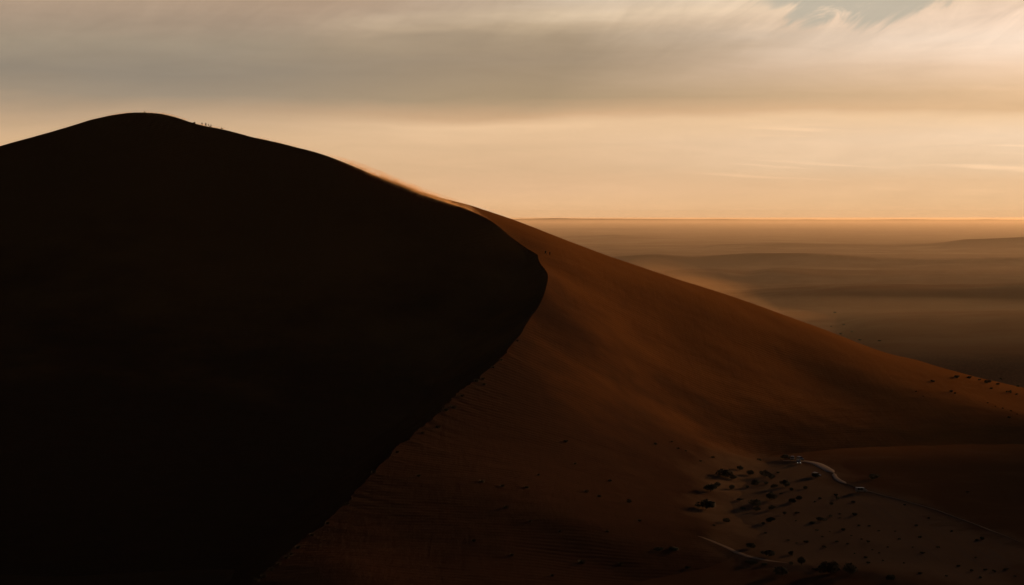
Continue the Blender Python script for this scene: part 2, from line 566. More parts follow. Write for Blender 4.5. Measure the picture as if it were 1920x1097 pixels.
RX, RY = target([(0, -520, 1800), (8, -200, 1820), (14, 0, 1800), (20, 260, 1720), (24, 400, 1600), (27, 470, 1450), (30, 500, 1250), (36, 490, 1000), (42, 420, 760), (48, 330, 560), (nC, 220, 380)])
NTR = 430
tt = np.linspace(0, 1, NTR)
tw = (0.35 * tt + 0.65 * tt ** 1.9)[None, :]
X = CR[:, 0:1] * (1 - tw) + RX[:, None] * tw
Y = CR[:, 1:2] * (1 - tw) + RY[:, None] * tw
Zr = stoss(X, Y)
dist = np.hypot(X - CR[:, 0:1], Y - CR[:, 1:2])
und = fbm(X / 60, Y / 60, 5, 0.48) * 0.8 * np.clip(dist / 60, 0, 1) + fbm((X * .8 + Y * .6) / 45, (Y * .8 - X * .6) / 8, 4, 0.55) * 0.30 * np.clip(dist / 12, 0, 1)
Zr = Zr + und
corr = (CR[:, 2:3] - Zr[:, 0:1])
Zr = Zr + corr * np.exp(-dist / 14.0)
lk = (Y > 500) & (Y < 1200) & (X > 40) & (X < 420)
for L_ in LOBES:
    Zr[lk] += lobe(X[lk], Y[lk], *L_)
Zr = np.maximum(Zr, Z0 - 4.0)
me_r = grid_mesh('windward_slope', X, Y, Zr)
add_pan(me_r, X, Y)

# --- lee side: slip face at the angle of repose, easing out to the floor
LX, LY = target([(0, -1000, 1000), (8, -780, 760), (14, -620, 620), (20, -520, 520), (27, -430, 430), (34, -360, 360), (42, -300, 310), (48, -260, 290), (nC, -210, 270)])
NTL = 150
t2 = np.linspace(0, 1, NTL)
tl = (0.12 * t2 + 0.88 * t2 ** 2.2)[None, :]
XL = CR[:, 0:1] * (1 - tl) + LX[:, None] * tl
YL = CR[:, 1:2] * (1 - tl) + LY[:, None] * tl
ZL = np.full(XL.shape, -1e9)
for j in range(0, NS, 5):
    r_ = np.hypot(XL - CR[j, 0], YL - CR[j, 1])
    drop = 235 * K * (1 - np.exp(-0.62 * r_ / (235 * K)))
    ZL = np.maximum(ZL, CR[j, 2] - drop)
dl = np.hypot(XL - CR[:, 0:1], YL - CR[:, 1:2])
ZL = ZL + fbm(XL / 45, YL / 45, 3) * 1.0 * np.clip(dl / 40, 0, 1)
ZL[:, 0] = CR[:, 2]
ZL = np.maximum(ZL, Z0 - 4.0)
me_l = grid_mesh('slip_face', XL[:, ::-1], YL[:, ::-1], ZL[:, ::-1])
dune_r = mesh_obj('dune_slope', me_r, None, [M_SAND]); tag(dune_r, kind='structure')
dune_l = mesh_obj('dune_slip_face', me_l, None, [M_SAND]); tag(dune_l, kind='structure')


# ------------------------------------------------------------------ desert floor to the horizon
def seg(xs, v):
    return lambda q: np.interp(q, xs, v)


def ridge(h, u, wf, wb):
    """h: height along bearing, u: metres beyond the brink"""
    a = np.where(u < 0, np.exp(-(u / wf) ** 2), np.exp(-(u / wb) ** 2))
    return h * a


def floor_height(Xw, Yw):
    r_ = np.hypot(Xw, Yw)
    px = CX + F * Xw / np.maximum(Yw, 1.0)
    px = np.where(Yw <= 1.0, -4000.0, np.clip(px, -4000, 6000))
    z = np.full_like(Xw, Z0)
    far = np.clip((r_ - 1500) / 900, 0, 1)
    warp_ = fbm(Xw / 520 + 4, Yw / 900, 3)
    # dunes behind the flank, near to far: (distance, front width, back width, bearings, brink rows)
    sets = [
        (2050, 380, 300, [1420, 1520, 1560, 1600, 1650, 1720, 1800, 1920, 2100, 3000], [665, 640, 625, 608, 600, 596, 594, 590, 584, 582]),
        (2700, 170, 420, [1380, 1450, 1520, 1600, 1700, 1800, 1860, 1920, 2200, 3000], [563, 555, 548, 543, 542, 543, 540, 536, 535, 540]),
        (3550, 100, 420, [1200, 1265, 1310, 1350, 1380, 1410, 1430, 1460, 1500, 1560, 1640, 1800, 1920, 2200, 3000], [540, 509, 508, 509, 513, 516, 510, 507, 509, 513, 514, 515, 515, 512, 512]),
        (4700, 160, 500, [1050, 1150, 1230, 1300, 1400, 1500, 1650, 1800, 1920, 2300], [483, 484, 479, 484, 477, 476, 486, 488, 484, 490]),
        (7200, 240, 800, [1050, 1150, 1230, 1300, 1340, 1390, 1480, 1560, 1620, 1680, 1740, 1770, 1810, 1870, 1920, 2100, 3000], [466, 464, 470, 470, 462, 459, 457, 459, 460, 461, 458, 455, 449, 448, 445, 443, 449]),
        (10500, 500, 1000, [1000, 1060, 1110, 1150, 1190, 1240, 1300, 1500, 1800, 3000], [446, 444, 443, 440, 443, 446, 447, 450, 450, 450]),
        (17000, 900, 1800, [900, 1000, 1150, 1300, 1500, 1700, 1920, 3000], [430, 430, 429, 431, 430, 432, 431, 431]),
        (42000, 2200, 3000, [900, 1000, 1040, 1100, 1200, 1290, 1340, 1355, 1380, 1500, 1510, 1530, 1620, 1690, 1715, 1760, 1830, 1850, 1870, 1920, 2300, 3000],
         [411, 410, 409, 410, 410.5, 411, 411, 410.2, 411.4, 412, 411, 412.2, 412.2, 411.2, 411, 412.2, 411.8, 410.8, 412, 412.2, 412, 411]),
    ]
    for (d, wf, wb, bx_, by_) in sets:
        dd = d * K
        tq = np.arange(600, 3100, 4.0)
        tr = np.interp(tq, bx_, by_)
        kk = np.exp(-np.linspace(-2, 2, 9 if d > 5000 else (17 if d > 3000 else 35)) ** 2); kk /= kk.sum()
        pad = len(kk) // 2
        tr = np.convolve(np.pad(tr, pad, mode='edge'), kk, mode='valid')
        rows = np.interp(px, tq, tr)
        top = -(rows - HY) / F * dd
        h = np.maximum(top - Z0, 0.0)
        h = h * (1 + 0.05 * fbm(Xw / (60 + d / 40) + d, Yw / (60 + d / 40), 3))
        u = Yw - dd - warp_ * min(wf, 140) * (0.15 if d < 2500 else 0.5) * (1 if d < 20000 else 0)
        z = np.maximum(z, Z0 + ridge(h, u, wf * K, wb * K))
    roll = fbm(Xw / 700 + 3, Yw / 260 + 5, 4, 0.5)
    z = z + far * (np.abs(roll) * -10.0 + 3.5) * np.clip(1.3 - r_ / 9000, 0, 1)
    # lobes on the pan
    z = z + fbm(Xw / 50, Yw / 50, 3) * 0.8 * np.clip(1.2 - r_ / 1500, 0, 1)
    # unseen dune added off to the right to shade pan and lower slope
    ax = Xw / K; ay = Yw / K
    sa, ca = math.sin(R(SUN_AZ)), math.cos(R(SUN_AZ))
    al = (Xw * sa + Yw * ca) / K; pp = (Xw * ca - Yw * sa) / K
    prof = np.clip((pp + 510 + 15 * np.sin(al / 170)) / 170, 0, 1)
    prof = prof * prof * (3 - 2 * prof) * np.clip((500 - pp) / 500, 0, 1)
    ua = al - 1800 - 60 * np.sin(pp / 210)
    z = z + K * 118 * prof * np.where(ua < 0, np.exp(-(ua / 250) ** 2), np.exp(-(ua / 400) ** 2))
    return z


rr = np.r_[[1.0, 60.0, 130.0], np.geomspace(220, 1400, 240), np.geomspace(1406, 72000, 520)]
aa = np.r_[np.linspace(-180, -17, 90), np.linspace(-16.6, 3, 70)[:-1], np.linspace(3, 17, 430)[:-1], np.linspace(17, 60, 120), np.linspace(62, 180, 60)]
AR, RRg = np.meshgrid(np.radians(aa), rr, indexing='ij')
GX, GY = np.sin(AR) * RRg, np.cos(AR) * RRg
GZ = floor_height(GX, GY)

sel = (GY > 500) & (GY < 1200) & (np.abs(GX) < 420)
add = np.zeros_like(GZ)
for L_ in LOBES:
    add[sel] += lobe(GX[sel], GY[sel], *L_)
GZ = GZ + add
me_g = grid_mesh('desert_floor', GX, GY, GZ)
add_pan(me_g, GX, GY)
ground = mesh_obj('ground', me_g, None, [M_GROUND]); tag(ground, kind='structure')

# ------------------------------------------------------------------ finding the ground under a bearing
bpy.context.view_layer.update()
dg = bpy.context.evaluated_depsgraph_get()


def hit(px, py):
    d = Vector(((px - CX) / F, 1.0, -(py - HY) / F)).normalized()
    ok, loc, nrm, idx, ob, _ = scene.ray_cast(dg, Vector((0, 0, 0)), d)
    return (loc, nrm) if ok else (None, None)


def ground_at(x, y):
    ok, loc, nrm, idx, ob, _ = scene.ray_cast(dg, Vector((x, y, 140)), Vector((0, 0, -1)))
    return loc.z if ok else Z0


# ------------------------------------------------------------------ track
def ribbon(name, pix, wid, mat, lift=0.10):
    P_ = [hit(a_, b_)[0] for a_, b_ in pix]
    P_ = np.array([p for p in P_ if p is not None])
    d = np.r_[0, np.cumsum(np.linalg.norm(np.diff(P_, axis=0), axis=1))]
    t_ = np.linspace(0, d[-1], max(8, int(d[-1] / 1.5)))
    xs = np.interp(t_, d, P_[:, 0]); ys = np.interp(t_, d, P_[:, 1])
    for _ in range(6):
        xs[1:-1] = (xs[:-2] + xs[1:-1] * 2 + xs[2:]) / 4; ys[1:-1] = (ys[:-2] + ys[1:-1] * 2 + ys[2:]) / 4
    tx, ty = np.gradient(xs), np.gradient(ys)
    L = np.hypot(tx, ty) + 1e-9
    nx, ny = -ty / L, tx / L
    V = []; Fc = []
    offs = [-1.0, -0.75, -0.4, 0.0, 0.4, 0.75, 1.0]
    dzs = [-0.25, 0.7, 1, 0.85, 1, 0.7, -0.25]
    for i in range(len(xs)):
        wd = wid * (1 + 0.35 * float(fbm(np.array([i * 0.15]), np.array([2.0]), 2)[0])) * min(1, 0.15 + 6 * min(i, len(xs) - 1 - i) / len(xs))
        for o_, z_ in zip(offs, dzs):
            x_ = xs[i] + nx[i] * o_ * wd; y_ = ys[i] + ny[i] * o_ * wd
            V.append((x_, y_, ground_at(x_, y_) + lift * z_))
    for i in range(len(xs) - 1):
        for j in range(6):
            a_ = i * 7 + j
            Fc.append((a_, a_ + 1, a_ + 8, a_ + 7))
    me = py_mesh(name, V, Fc, True)
    o = mesh_obj(name, me, None, [mat])
    return tag(o, kind='structure')


ribbon('desert_track', [(1470, 865), (1490, 865.5), (1515, 866), (1535, 871), (1552, 880), (1566, 888)], 2.2, M_TRACK)
ribbon('desert_track', [(1566, 889), (1569, 897), (1576, 903), (1590, 909)], 1.1, M_TRACK)
ribbon('sandy_path', [(1310, 1008), (1340, 1018), (1375, 1034), (1410, 1048), (1450, 1056), (1480, 1059)], 1.1, M_PATH, 0.05)
ribbon('desert_track', [(1590, 909), (1625, 921), (1680, 936), (1760, 958), (1840, 988), (1918, 1019)], 0.38, M_PATH)


# ------------------------------------------------------------------ plants
def crown_mesh(name, seed, n=520, flat=0.55, lobes=7, leaf=0.085, low=0.0):
    r0 = random.Random(seed)
    V = []; Fc = []
    L = []
    for i in range(lobes):
        a_ = r0.uniform(0, 6.283); q = r0.uniform(0.05, 0.62) if i else 0
        L.append((math.cos(a_) * q, math.sin(a_) * q, r0.uniform(0.0, 0.32), r0.uniform(0.24, 0.46)))
    for i in range(n):
        c_ = r0.choice(L)
        v = Vector((r0.gauss(0, 1), r0.gauss(0, 1), r0.gauss(0, 1))).normalized() * c_[3] * r0.uniform(0.55, 1.08)
        p = Vector((c_[0] + v.x, c_[1] + v.y, (c_[2] + v.z * 0.75) * flat + low))
        p.z = max(p.z, low - 0.22)
        nrm = (v.normalized() + Vector((r0.uniform(-.8, .8), r0.uniform(-.8, .8), r0.uniform(-.6, .9)))).normalized()
        t_ = nrm.orthogonal().normalized(); b_ = nrm.cross(t_)
        s_ = leaf * r0.uniform(0.6, 1.5)
        k = len(V)
        ang = r0.uniform(0, 6.283)
        t2_ = t_ * math.cos(ang) + b_ * math.sin(ang); b2_ = nrm.cross(t2_)
        V += [p + t2_ * s_, p + b2_ * s_ * 0.7, p - t2_ * s_ * r0.uniform(.7, 1.1), p - b2_ * s_ * 0.6 + nrm * s_ * 0.3]
        Fc.append((k, k + 1, k + 2, k + 3))
    return py_mesh(name, V, Fc)


def tube(V, Fc, a_, b_, ra, rb, n=7):
    a_, b_ = Vector(a_), Vector(b_)
    d = (b_ - a_).normalized(); t_ = d.orthogonal().normalized(); u = d.cross(t_)
    k = len(V)
    for p, r_ in ((a_, ra), (b_, rb)):
        for i in range(n):
            g_ = 6.28318 * i / n
            V.append(p + (t_ * math.cos(g_) + u * math.sin(g_)) * r_)
    for i in range(n):
        Fc.append((k + i, k + (i + 1) % n, k + n + (i + 1) % n, k + n + i))
    Fc.append(tuple(k + n + i for i in range(n)))


def trunk_mesh(name, seed, height=0.5):
    r0 = random.Random(seed)
    V = []; Fc = []
    f1 = Vector((r0.uniform(-.05, .05), r0.uniform(-.05, .05), height * 0.5))
    tube(V, Fc, (0, 0, -0.08), f1, 0.055, 0.042, 9)
    for i in range(5):
        a_ = 6.283 * (i + r0.uniform(-.3, .3)) / 5
        m_ = f1 + Vector((math.cos(a_) * 0.16, math.sin(a_) * 0.16, height * 0.4))
        e = m_ + Vector((math.cos(a_ + .4) * 0.22, math.sin(a_ + .4) * 0.22, height * 0.35))
        tube(V, Fc, f1 - Vector((0, 0, 0.02)), m_, 0.03, 0.02, 6)
        tube(V, Fc, m_, e, 0.02, 0.008, 5)
    return py_mesh(name, V, Fc, True)


def stems_mesh(name, seed):
    r0 = random.Random(seed)
    V = []; Fc = []
    for i in range(7):
        a_ = 6.283 * i / 7 + r0.uniform(-.3, .3)
        m_ = Vector((math.cos(a_) * 0.15, math.sin(a_) * 0.15, 0.16))
        tube(V, Fc, (0, 0, -0.06), m_, 0.022, 0.014, 5)
        tube(V, Fc, m_, m_ * 2.4, 0.014, 0.006, 5)
    return py_mesh(name, V, Fc, True)


def tuft_mesh(name, seed, n=130):
    r0 = random.Random(seed)
    V = []; Fc = []
    for i in range(n):
        a_ = r0.uniform(0, 6.283); q = r0.uniform(0, 0.35) ** 0.8
        b_ = Vector((math.cos(a_) * q, math.sin(a_) * q, -0.05))
        ln = r0.uniform(0.3, 0.62)
        o_ = Vector((math.cos(a_) * r0.uniform(.1, .5), math.sin(a_) * r0.uniform(.1, .5), 1)).normalized()
        s_ = Vector((-math.sin(a_), math.cos(a_), 0)) * 0.022
        m_ = b_ + o_ * ln * 0.6; e = b_ + o_ * ln + Vector((math.cos(a_), math.sin(a_), -0.3)) * 0.12
        k = len(V)
        V += [b_ - s_, b_ + s_, m_ + s_ * .9, m_ - s_ * .9, e]
        Fc += [(k, k + 1, k + 2, k + 3), (k + 3, k + 2, k + 4)]
    return py_mesh(name, V, Fc)


TREES = [(crown_mesh('crown', 20 + i, 900, 0.95, 9, 0.085, 0.34), trunk_mesh('trunk', 40 + i, 0.55)) for i in range(4)]
SHRUBS = [(crown_mesh('foliage', 60 + i, 560, 0.85, 6, 0.095, 0.20), stems_mesh('stems', 80 + i)) for i in range(4)]
SMALLS = [(crown_mesh('foliage', 90 + i, 190, 0.8, 4, 0.15, 0.20), stems_mesh('stems', 95 + i)) for i in range(3)]
TUFTS = [tuft_mesh('tussock', 100 + i) for i in range(3)]
for c_, t_ in TREES + SHRUBS + SMALLS:
    c_.materials.append(M_LEAF); t_.materials.append(M_BARK)
for t_ in TUFTS:
    t_.materials.append(M_GRASS)


def plant(kind, px, py, wpx, label, group, hx=1.0):
    """py is the foot of the plant"""
    loc, nrm = hit(px, py)
    if loc is None:
        return None
    width = wpx / F * loc.y
    s = width / 1.5
    if kind == 'tree':
        c_, t_ = random.choice(TREES); nm = 'thorn_tree'; cat = 'tree'
    elif kind == 'shrub':
        c_, t_ = random.choice(SHRUBS if wpx > 9 else SMALLS); nm = 'desert_shrub'; cat = 'shrub'
    else:
        nm = 'grass_tussock'; cat = 'grass tuft'
        o = mesh_obj(nm, random.choice(TUFTS))
        s = width / 0.9
        o.location = loc; o.scale = (s, s, s * hx); o.rotation_euler = (0, 0, random.uniform(0, 6))
        return tag(o, label, cat, group)
    e = empty(nm, loc, random.uniform(0, 6.28), (s * random.uniform(.92, 1.08), s * random.uniform(.92, 1.08), s * hx))
    tag(e, label, cat, group)
    mesh_obj('crown' if kind == 'tree' else 'foliage', c_, e)
    mesh_obj('trunk' if kind == 'tree' else 'stem', t_, e)
    return e


GT = 'trees and bushes scattered over the pan'
PLANTS = [
    ('tree', 1326, 958, 31, 'big round dark tree standing alone at the left edge of the pan'),
    ('tree', 1334, 924, 25, 'dark tree in the left clump, just above the lone round tree'),
    ('tree', 1346, 916, 17, 'slim tree squeezed into the middle of the left clump'),
    ('tree', 1362, 897, 27, 'broadest tree at the top of the left clump'),
    ('tree', 1377, 901, 15, 'smaller tree touching the right side of the broad clump tree'),
    ('tree', 1389, 883, 14, 'short tree at the upper right end of the left clump'),
    ('tree', 1409, 893, 17, 'leaning tree between the left clump and the middle thicket'),
    ('shrub', 1427, 865, 9, 'small dark bush on the upper rim of the pan, left of the parking place'),
    ('tree', 1436, 896, 22, 'wide tree topping the middle thicket'),
    ('tree', 1448, 901, 17, 'tree at the right shoulder of the middle thicket'),
    ('tree', 1418, 913, 20, 'low spreading tree at the lower left of the middle thicket'),
    ('shrub', 1404, 917, 10, 'little bush trailing left of the middle thicket'),
    ('tree', 1374, 920, 16, 'low tree leaning left, below the left clump'),
    ('shrub', 1437, 910, 12, 'bush tucked under the middle thicket'),
    ('tree', 1454, 918, 14, 'narrow tree pressed against the left side of a round tree'),
    ('tree', 1475, 915, 23, 'full round tree to the right of the middle thicket'),
    ('shrub', 1487, 922, 12, 'bush at the lower right foot of the full round tree'),
    ('shrub', 1461, 889, 8, 'small bush alone above the full round tree'),
    ('tree', 1449, 940, 25, 'large tree in the centre of the scattered trees'),
    ('shrub', 1468, 929, 10, 'flat little bush right of the large centre tree'),
    ('shrub', 1389, 941, 15, 'flat bush leaning left between the lone round tree and the twin trees'),
    ('tree', 1420, 952, 22, 'upper tree of the stacked pair below the middle thicket'),
    ('tree', 1422, 961, 15, 'lower tree of the stacked pair below the middle thicket'),
    ('shrub', 1395, 957, 16, 'flat bush left of the stacked pair of trees'),
    ('tree', 1449, 959, 17, 'medium tree under the large centre tree'),
    ('tree', 1488, 946, 16, 'left tree of the touching pair right of the large centre tree'),
    ('tree', 1501, 940, 14, 'right tree of the touching pair right of the large centre tree'),
    ('shrub', 1474, 967, 11, 'rounded bush below the touching pair of trees'),
    ('shrub', 1496, 966, 10, 'bush directly under the touching pair, right of a rounded bush'),
    ('tree', 1448, 982, 18, 'tree with a small companion at its lower left, in the open lower pan'),
    ('shrub', 1434, 986, 10, 'small companion bush at the lower left of a tree on the open pan'),
    ('tree', 1364, 983, 16, 'pointed tree alone at the left of the open lower pan'),
    ('tree', 1542, 980, 20, 'wide tree with a long low bush on its left, right half of the pan'),
    ('shrub', 1526, 985, 15, 'long low bush joined to the left of the wide tree'),
    ('shrub', 1535, 998, 9, 'small bush below the wide tree and its low bush'),
    ('shrub', 1583, 998, 12, 'dark bush right of and below the wide tree'),
    ('shrub', 1605, 969, 13, 'dark bush at the start of the streaked ground'),
    ('shrub', 1569, 932, 10, 'upper bush of the zigzag chain below the track bend'),
    ('shrub', 1575, 938, 12, 'middle bush of the zigzag chain below the track bend'),
    ('shrub', 1562, 949, 10, 'lowest bush of the zigzag chain below the track bend'),
    ('shrub', 1602, 945, 12, 'faint flat bush right of the zigzag chain'),
    ('shrub', 1540, 938, 10, 'flat bush left of the zigzag chain'),
    ('shrub', 1513, 919, 13, 'leaning bush between the full round tree and the track'),
    ('tree', 1532, 898, 16, 'tree closest under the parked vehicles and the track'),
    ('shrub', 1562, 972, 9, 'small bush midway between the wide tree and the zigzag chain'),
    ('tree', 1640, 901, 19, 'rounded tree alone on the dune foot right of the track bend'),
    ('tree', 1474, 863, 16, 'low tree beside the parking place at the left end of the track'),
    ('shrub', 1483, 862, 10, 'bush between the low tree and the first parked vehicle'),
    ('tree', 1410, 1032, 19, 'round tree above the pale sandy path'),
    ('tree', 1444, 1047, 30, 'wide flat tree standing on the pale sandy path'),
    ('shrub', 1413, 1062, 26, 'long low bush below the wide flat tree, left piece'),
    ('shrub', 1434, 1064, 20, 'long low bush below the wide flat tree, right piece'),
    ('tree', 1467, 1085, 32, 'big dark tree at the bottom edge left of the slender tree'),
    ('shrub', 1487, 1063, 13, 'rounded bush between the path and the slender tree'),
    ('shrub', 1485, 1044, 14, 'thin arching bush above the slender tree'),
    ('shrub', 1534, 1074, 17, 'low bush joining the slender tree to the twin big trees'),
    ('tree', 1561, 1079, 38, 'left of the two biggest trees at the bottom of the pan'),
    ('tree', 1599, 1081, 36, 'right of the two biggest trees at the bottom of the pan'),
    ('tree', 1676, 1092, 18, 'dark tree on the warm lit lobe at the bottom edge'),
    ('shrub', 1240, 1036, 24, 'left half of the low bush patch left of the pan'),
    ('shrub', 1267, 1036, 26, 'right half of the low bush patch left of the pan'),
    ('shrub', 1292, 1070, 14, 'small bush below the low bush patch at the bottom edge'),
    ('shrub', 1752, 717, 9, 'round bush highest on the sunlit flank of the dune'),
    ('shrub', 1787, 736, 10, 'darker bush on the sunlit flank, at the tip of the spur line'),
    ('shrub', 1794, 739, 6, 'little bush touching the bush at the tip of the spur line'),
    ('shrub', 1895, 785, 8, 'dim bush below the row of dots near the right edge'),
    ('shrub', 1818, 925, 8, 'single flat bush on the dark slope above the right end of the track'),
    ('shrub', 1230, 835, 10, 'largest of the specks on the dark slope left of the pan'),
    ('shrub', 1181, 945, 14, 'dark bush with a long shadow to its left on the rippled slope'),
    ('shrub', 1061, 831, 11, 'bush with a long shadow high on the rippled slope'),
    ('shrub', 1146, 905, 9, 'pointed bush up the slope from the bush with the long shadow'),
    ('shrub', 1795, 709, 15, 'dark low bush half hidden behind the skyline of the sunlit flank'),
    ('shrub', 1852, 719, 14, 'wide bush on the plain behind the sunlit flank near the right edge'),
    ('shrub', 1000, 588, 8, 'dark bush sitting on the brink just below the lit part of the crest'),
]
for k, px, py, wd, lab in PLANTS:
    hx = 1.0
    if 'long low' in lab or 'flat' in lab or 'low bush' in lab:
        hx = 0.65
    if 'thin arching' in lab:
        hx = 1.2
    plant(k, px, py, wd, lab, GT if (1300 < px < 1700 and py > 840) else 'bushes dotted over the dune', hx)
# the slender tree: a small crown on a tall stem
e = plant('tree', 1506, 1063, 14, 'slender tree with a tall bare stem and small round crown', GT, 1.9)

SMALL = [
    ('tiny dark shrub dotted on the dark slope left of the pan', 'specks of shrub on the dark slope', 'shrub',
     [(1260, 830, 5), (1272, 843, 6), (1288, 848, 5), (1315, 867, 6), (1337, 860, 7), (1342, 989, 7)]),
    ('tiny dark shrub dotted over the streaked right half of the pan', 'tiny shrubs on the streaked ground', 'shrub',
     [(1550, 1030, 9), (1614, 989, 7), (1633, 990, 7), (1652, 999, 5), (1633, 1020, 8), (1571, 1020, 8), (1592, 1024, 6), (1689, 1015, 7),
      (1734, 1041, 7), (1762, 1031, 9), (1721, 990, 9), (1731, 1080, 9), (1803, 1066, 8), (1826, 1075, 9), (1853, 1074, 8), (1871, 1076, 9), (1892, 1073, 9),
      (1834, 1050, 6), (1847, 1015, 12), (1836, 1017, 8), (1737, 1041, 5), (1730, 1012, 8), (1682, 1000, 5), (1652, 1041, 5), (1668, 1030, 5), (1516, 1021, 10), (1497, 1022, 5),
      (1481, 1017, 6), (1438, 1003, 7), (1530, 944, 6), (1495, 980, 4), (1632, 1060, 9), (1627, 1050, 8), (1607, 1042, 5), (1780, 1085, 6), (1845, 1088, 8), (1910, 1086, 7), (1700, 950, 6), (1745, 975, 6), (1790, 1000, 6),
      (1577, 967, 5), (1579, 974, 5), (1545, 1010, 5), (1560, 1000, 4), (1600, 1008, 4), (1620, 1015, 5), (1640, 1035, 4), (1660, 1055, 5), (1700, 1060, 5), (1715, 1030, 4)]),
    ('tiny shrub in the row of dots along the lit flank at the right edge', 'dots along the lit flank', 'shrub',
     [(1854, 757, 4), (1869, 763, 3), (1883, 767, 4), (1899, 772, 4), (1910, 778, 3), (1720, 735, 4), (1733, 744, 3)]),
    ('faint shrub on the hazy plain behind the sunlit flank', 'far shrubs on the hazy plain', 'shrub',
     [(1583, 610, 6), (1578, 627, 6), (1565, 587, 6), (1614, 639, 7), (1559, 613, 4), (1598, 622, 5), (1650, 640, 6), (1820, 710, 9), (1838, 714, 7), (1872, 722, 8), (1862, 730, 6), (1890, 737, 8), (1908, 741, 6), (1912, 726, 7), (1880, 712, 6)]),
    ('low dark tuft on the rippled slope right of the shadowed face', 'tufts on the rippled slope', 'tuft',
     [(903, 906, 10), (942, 914, 9), (988, 917, 10), (949, 955, 11), (1100, 925, 10), (1124, 934, 9), (1092, 1059, 13), (888, 1018, 9), (994, 981, 7), (1079, 872, 7), (1050, 1000, 7), (1010, 893, 7), (1140, 1000, 8), (1165, 1062, 9), (960, 1045, 8), (1036, 1084, 8), (1200, 980, 8)]),
    ('low dark tuft growing along the ragged lower brink of the dune', 'tufts along the lower brink', 'tuft',
     [(905, 712, 9), (893, 716, 10), (866, 744, 9), (850, 766, 12), (836, 771, 10), (820, 803, 10), (792, 814, 8), (784, 895, 9), (744, 850, 8), (700, 888, 9), (650, 948, 8), (612, 985, 9), (583, 1007, 9), (556, 1031, 10), (543, 1044, 9),
      (535, 1050, 10), (520, 1062, 9), (506, 1073, 11), (491, 1086, 12), (478, 1094, 13), (925, 690, 7), (940, 676, 6), (970, 640, 6), (908, 722, 8)]),
]
for lab, grp, kd, lst in SMALL:
    for px, py, wd in lst:
        plant(kd, px, py, wd, lab, grp)

# a thin tall far tree behind the flank
plant('tree', 1897, 738, 6, 'thin upright tree on the plain behind the flank, by the right edge', 'bushes dotted over the dune', 1.7)

# ------------------------------------------------------------------ parked cars
M_PAINT_W = simple('white_paint', (0.42, 0.41, 0.39), 0.35, 0.5)
M_PAINT_G = simple('grey_paint', (0.12, 0.12, 0.12), 0.3, 0.5)
M_PAINT_D = simple('dark_paint', (0.05, 0.05, 0.055), 0.25, 0.5)
M_PAINT_S = simple('silver_paint', (0.45, 0.45, 0.45), 0.25, 0.5, Metallic=0.6)
M_GLASS = simple('window_glass', (0.02, 0.022, 0.025), 0.05, 0.6)
M_TYRE = simple('rubber', (0.02, 0.02, 0.02), 0.9, 0.1)
M_RIM = simple('rim_metal', (0.4, 0.4, 0.4), 0.35, 0.5, Metallic=0.8)
M_LAMP, nt = new_mat('lit_headlight')
em = nt.new('ShaderNodeEmission'); em.inputs[0].default_value = (1, 0.86, 0.68, 1); em.inputs[1].default_value = 0.7
o_ = nt.new('ShaderNodeOutputMaterial'); nt.put(o_.inputs[0], em.outputs[0])
M_LAMP_OFF = simple('headlight_glass', (0.6, 0.6, 0.6), 0.08, 0.6)
M_RED = simple('red_lens', (0.35, 0.02, 0.015), 0.2, 0.5)


def bevel_mesh(name, prof, w0, w1_at, seg_=2):
    """side profile (x,z) given counter-clockwise; narrows above the belt line"""
    bm = bmesh.new()
    L = []; Rr = []
    for x_, z_ in prof:
        hw = w0 if z_ <= w1_at[0] else w0 + (w1_at[1] - w0) * (z_ - w1_at[0]) / (w1_at[2] - w1_at[0])
        L.append(bm.verts.new((x_, hw, z_))); Rr.append(bm.verts.new((x_, -hw, z_)))
    bm.faces.new(L); bm.faces.new(Rr[::-1])
    n = len(prof)
    for i in range(n):
        bm.faces.new((L[i], Rr[i], Rr[(i + 1) % n], L[(i + 1) % n]))
    bmesh.ops.recalc_face_normals(bm, faces=bm.faces)
    bmesh.ops.bevel(bm, geom=[e_ for e_ in bm.edges], offset=0.05, segments=seg_, affect='EDGES')
    me = bpy.data.meshes.new(name)
    bm.to_mesh(me); bm.free()
    return me


def box_mesh(name, c_, s_, bev=0.01):
    bm = bmesh.new()
    bmesh.ops.create_cube(bm, size=1.0)
    for v in bm.verts:
        v.co = Vector((c_[0] + v.co.x * s_[0], c_[1] + v.co.y * s_[1], c_[2] + v.co.z * s_[2]))
    if bev:
        bmesh.ops.bevel(bm, geom=bm.edges[:], offset=bev, segments=1, affect='EDGES')
    me = bpy.data.meshes.new(name)
    bm.to_mesh(me); bm.free()
    return me


def ring_mesh(name, r_, w_, inner, n=20):
    bm = bmesh.new()
    prof = [(inner, -w_ / 2), (r_ * 0.93, -w_ / 2), (r_, -w_ * 0.32), (r_, w_ * 0.32), (r_ * 0.93, w_ / 2), (inner, w_ / 2)]
    rings = []
    for i in range(n):
        a_ = 6.28318 * i / n
        rings.append([bm.verts.new((math.cos(a_) * p[0], p[1], math.sin(a_) * p[0])) for p in prof])
    m_ = len(prof)
    for i in range(n):
        for j in range(m_):
            bm.faces.new((rings[i][j], rings[(i + 1) % n][j], rings[(i + 1) % n][(j + 1) % m_], rings[i][(j + 1) % m_]))
    bmesh.ops.recalc_face_normals(bm, faces=bm.faces)
    me = bpy.data.meshes.new(name); bm.to_mesh(me); bm.free()
    return me


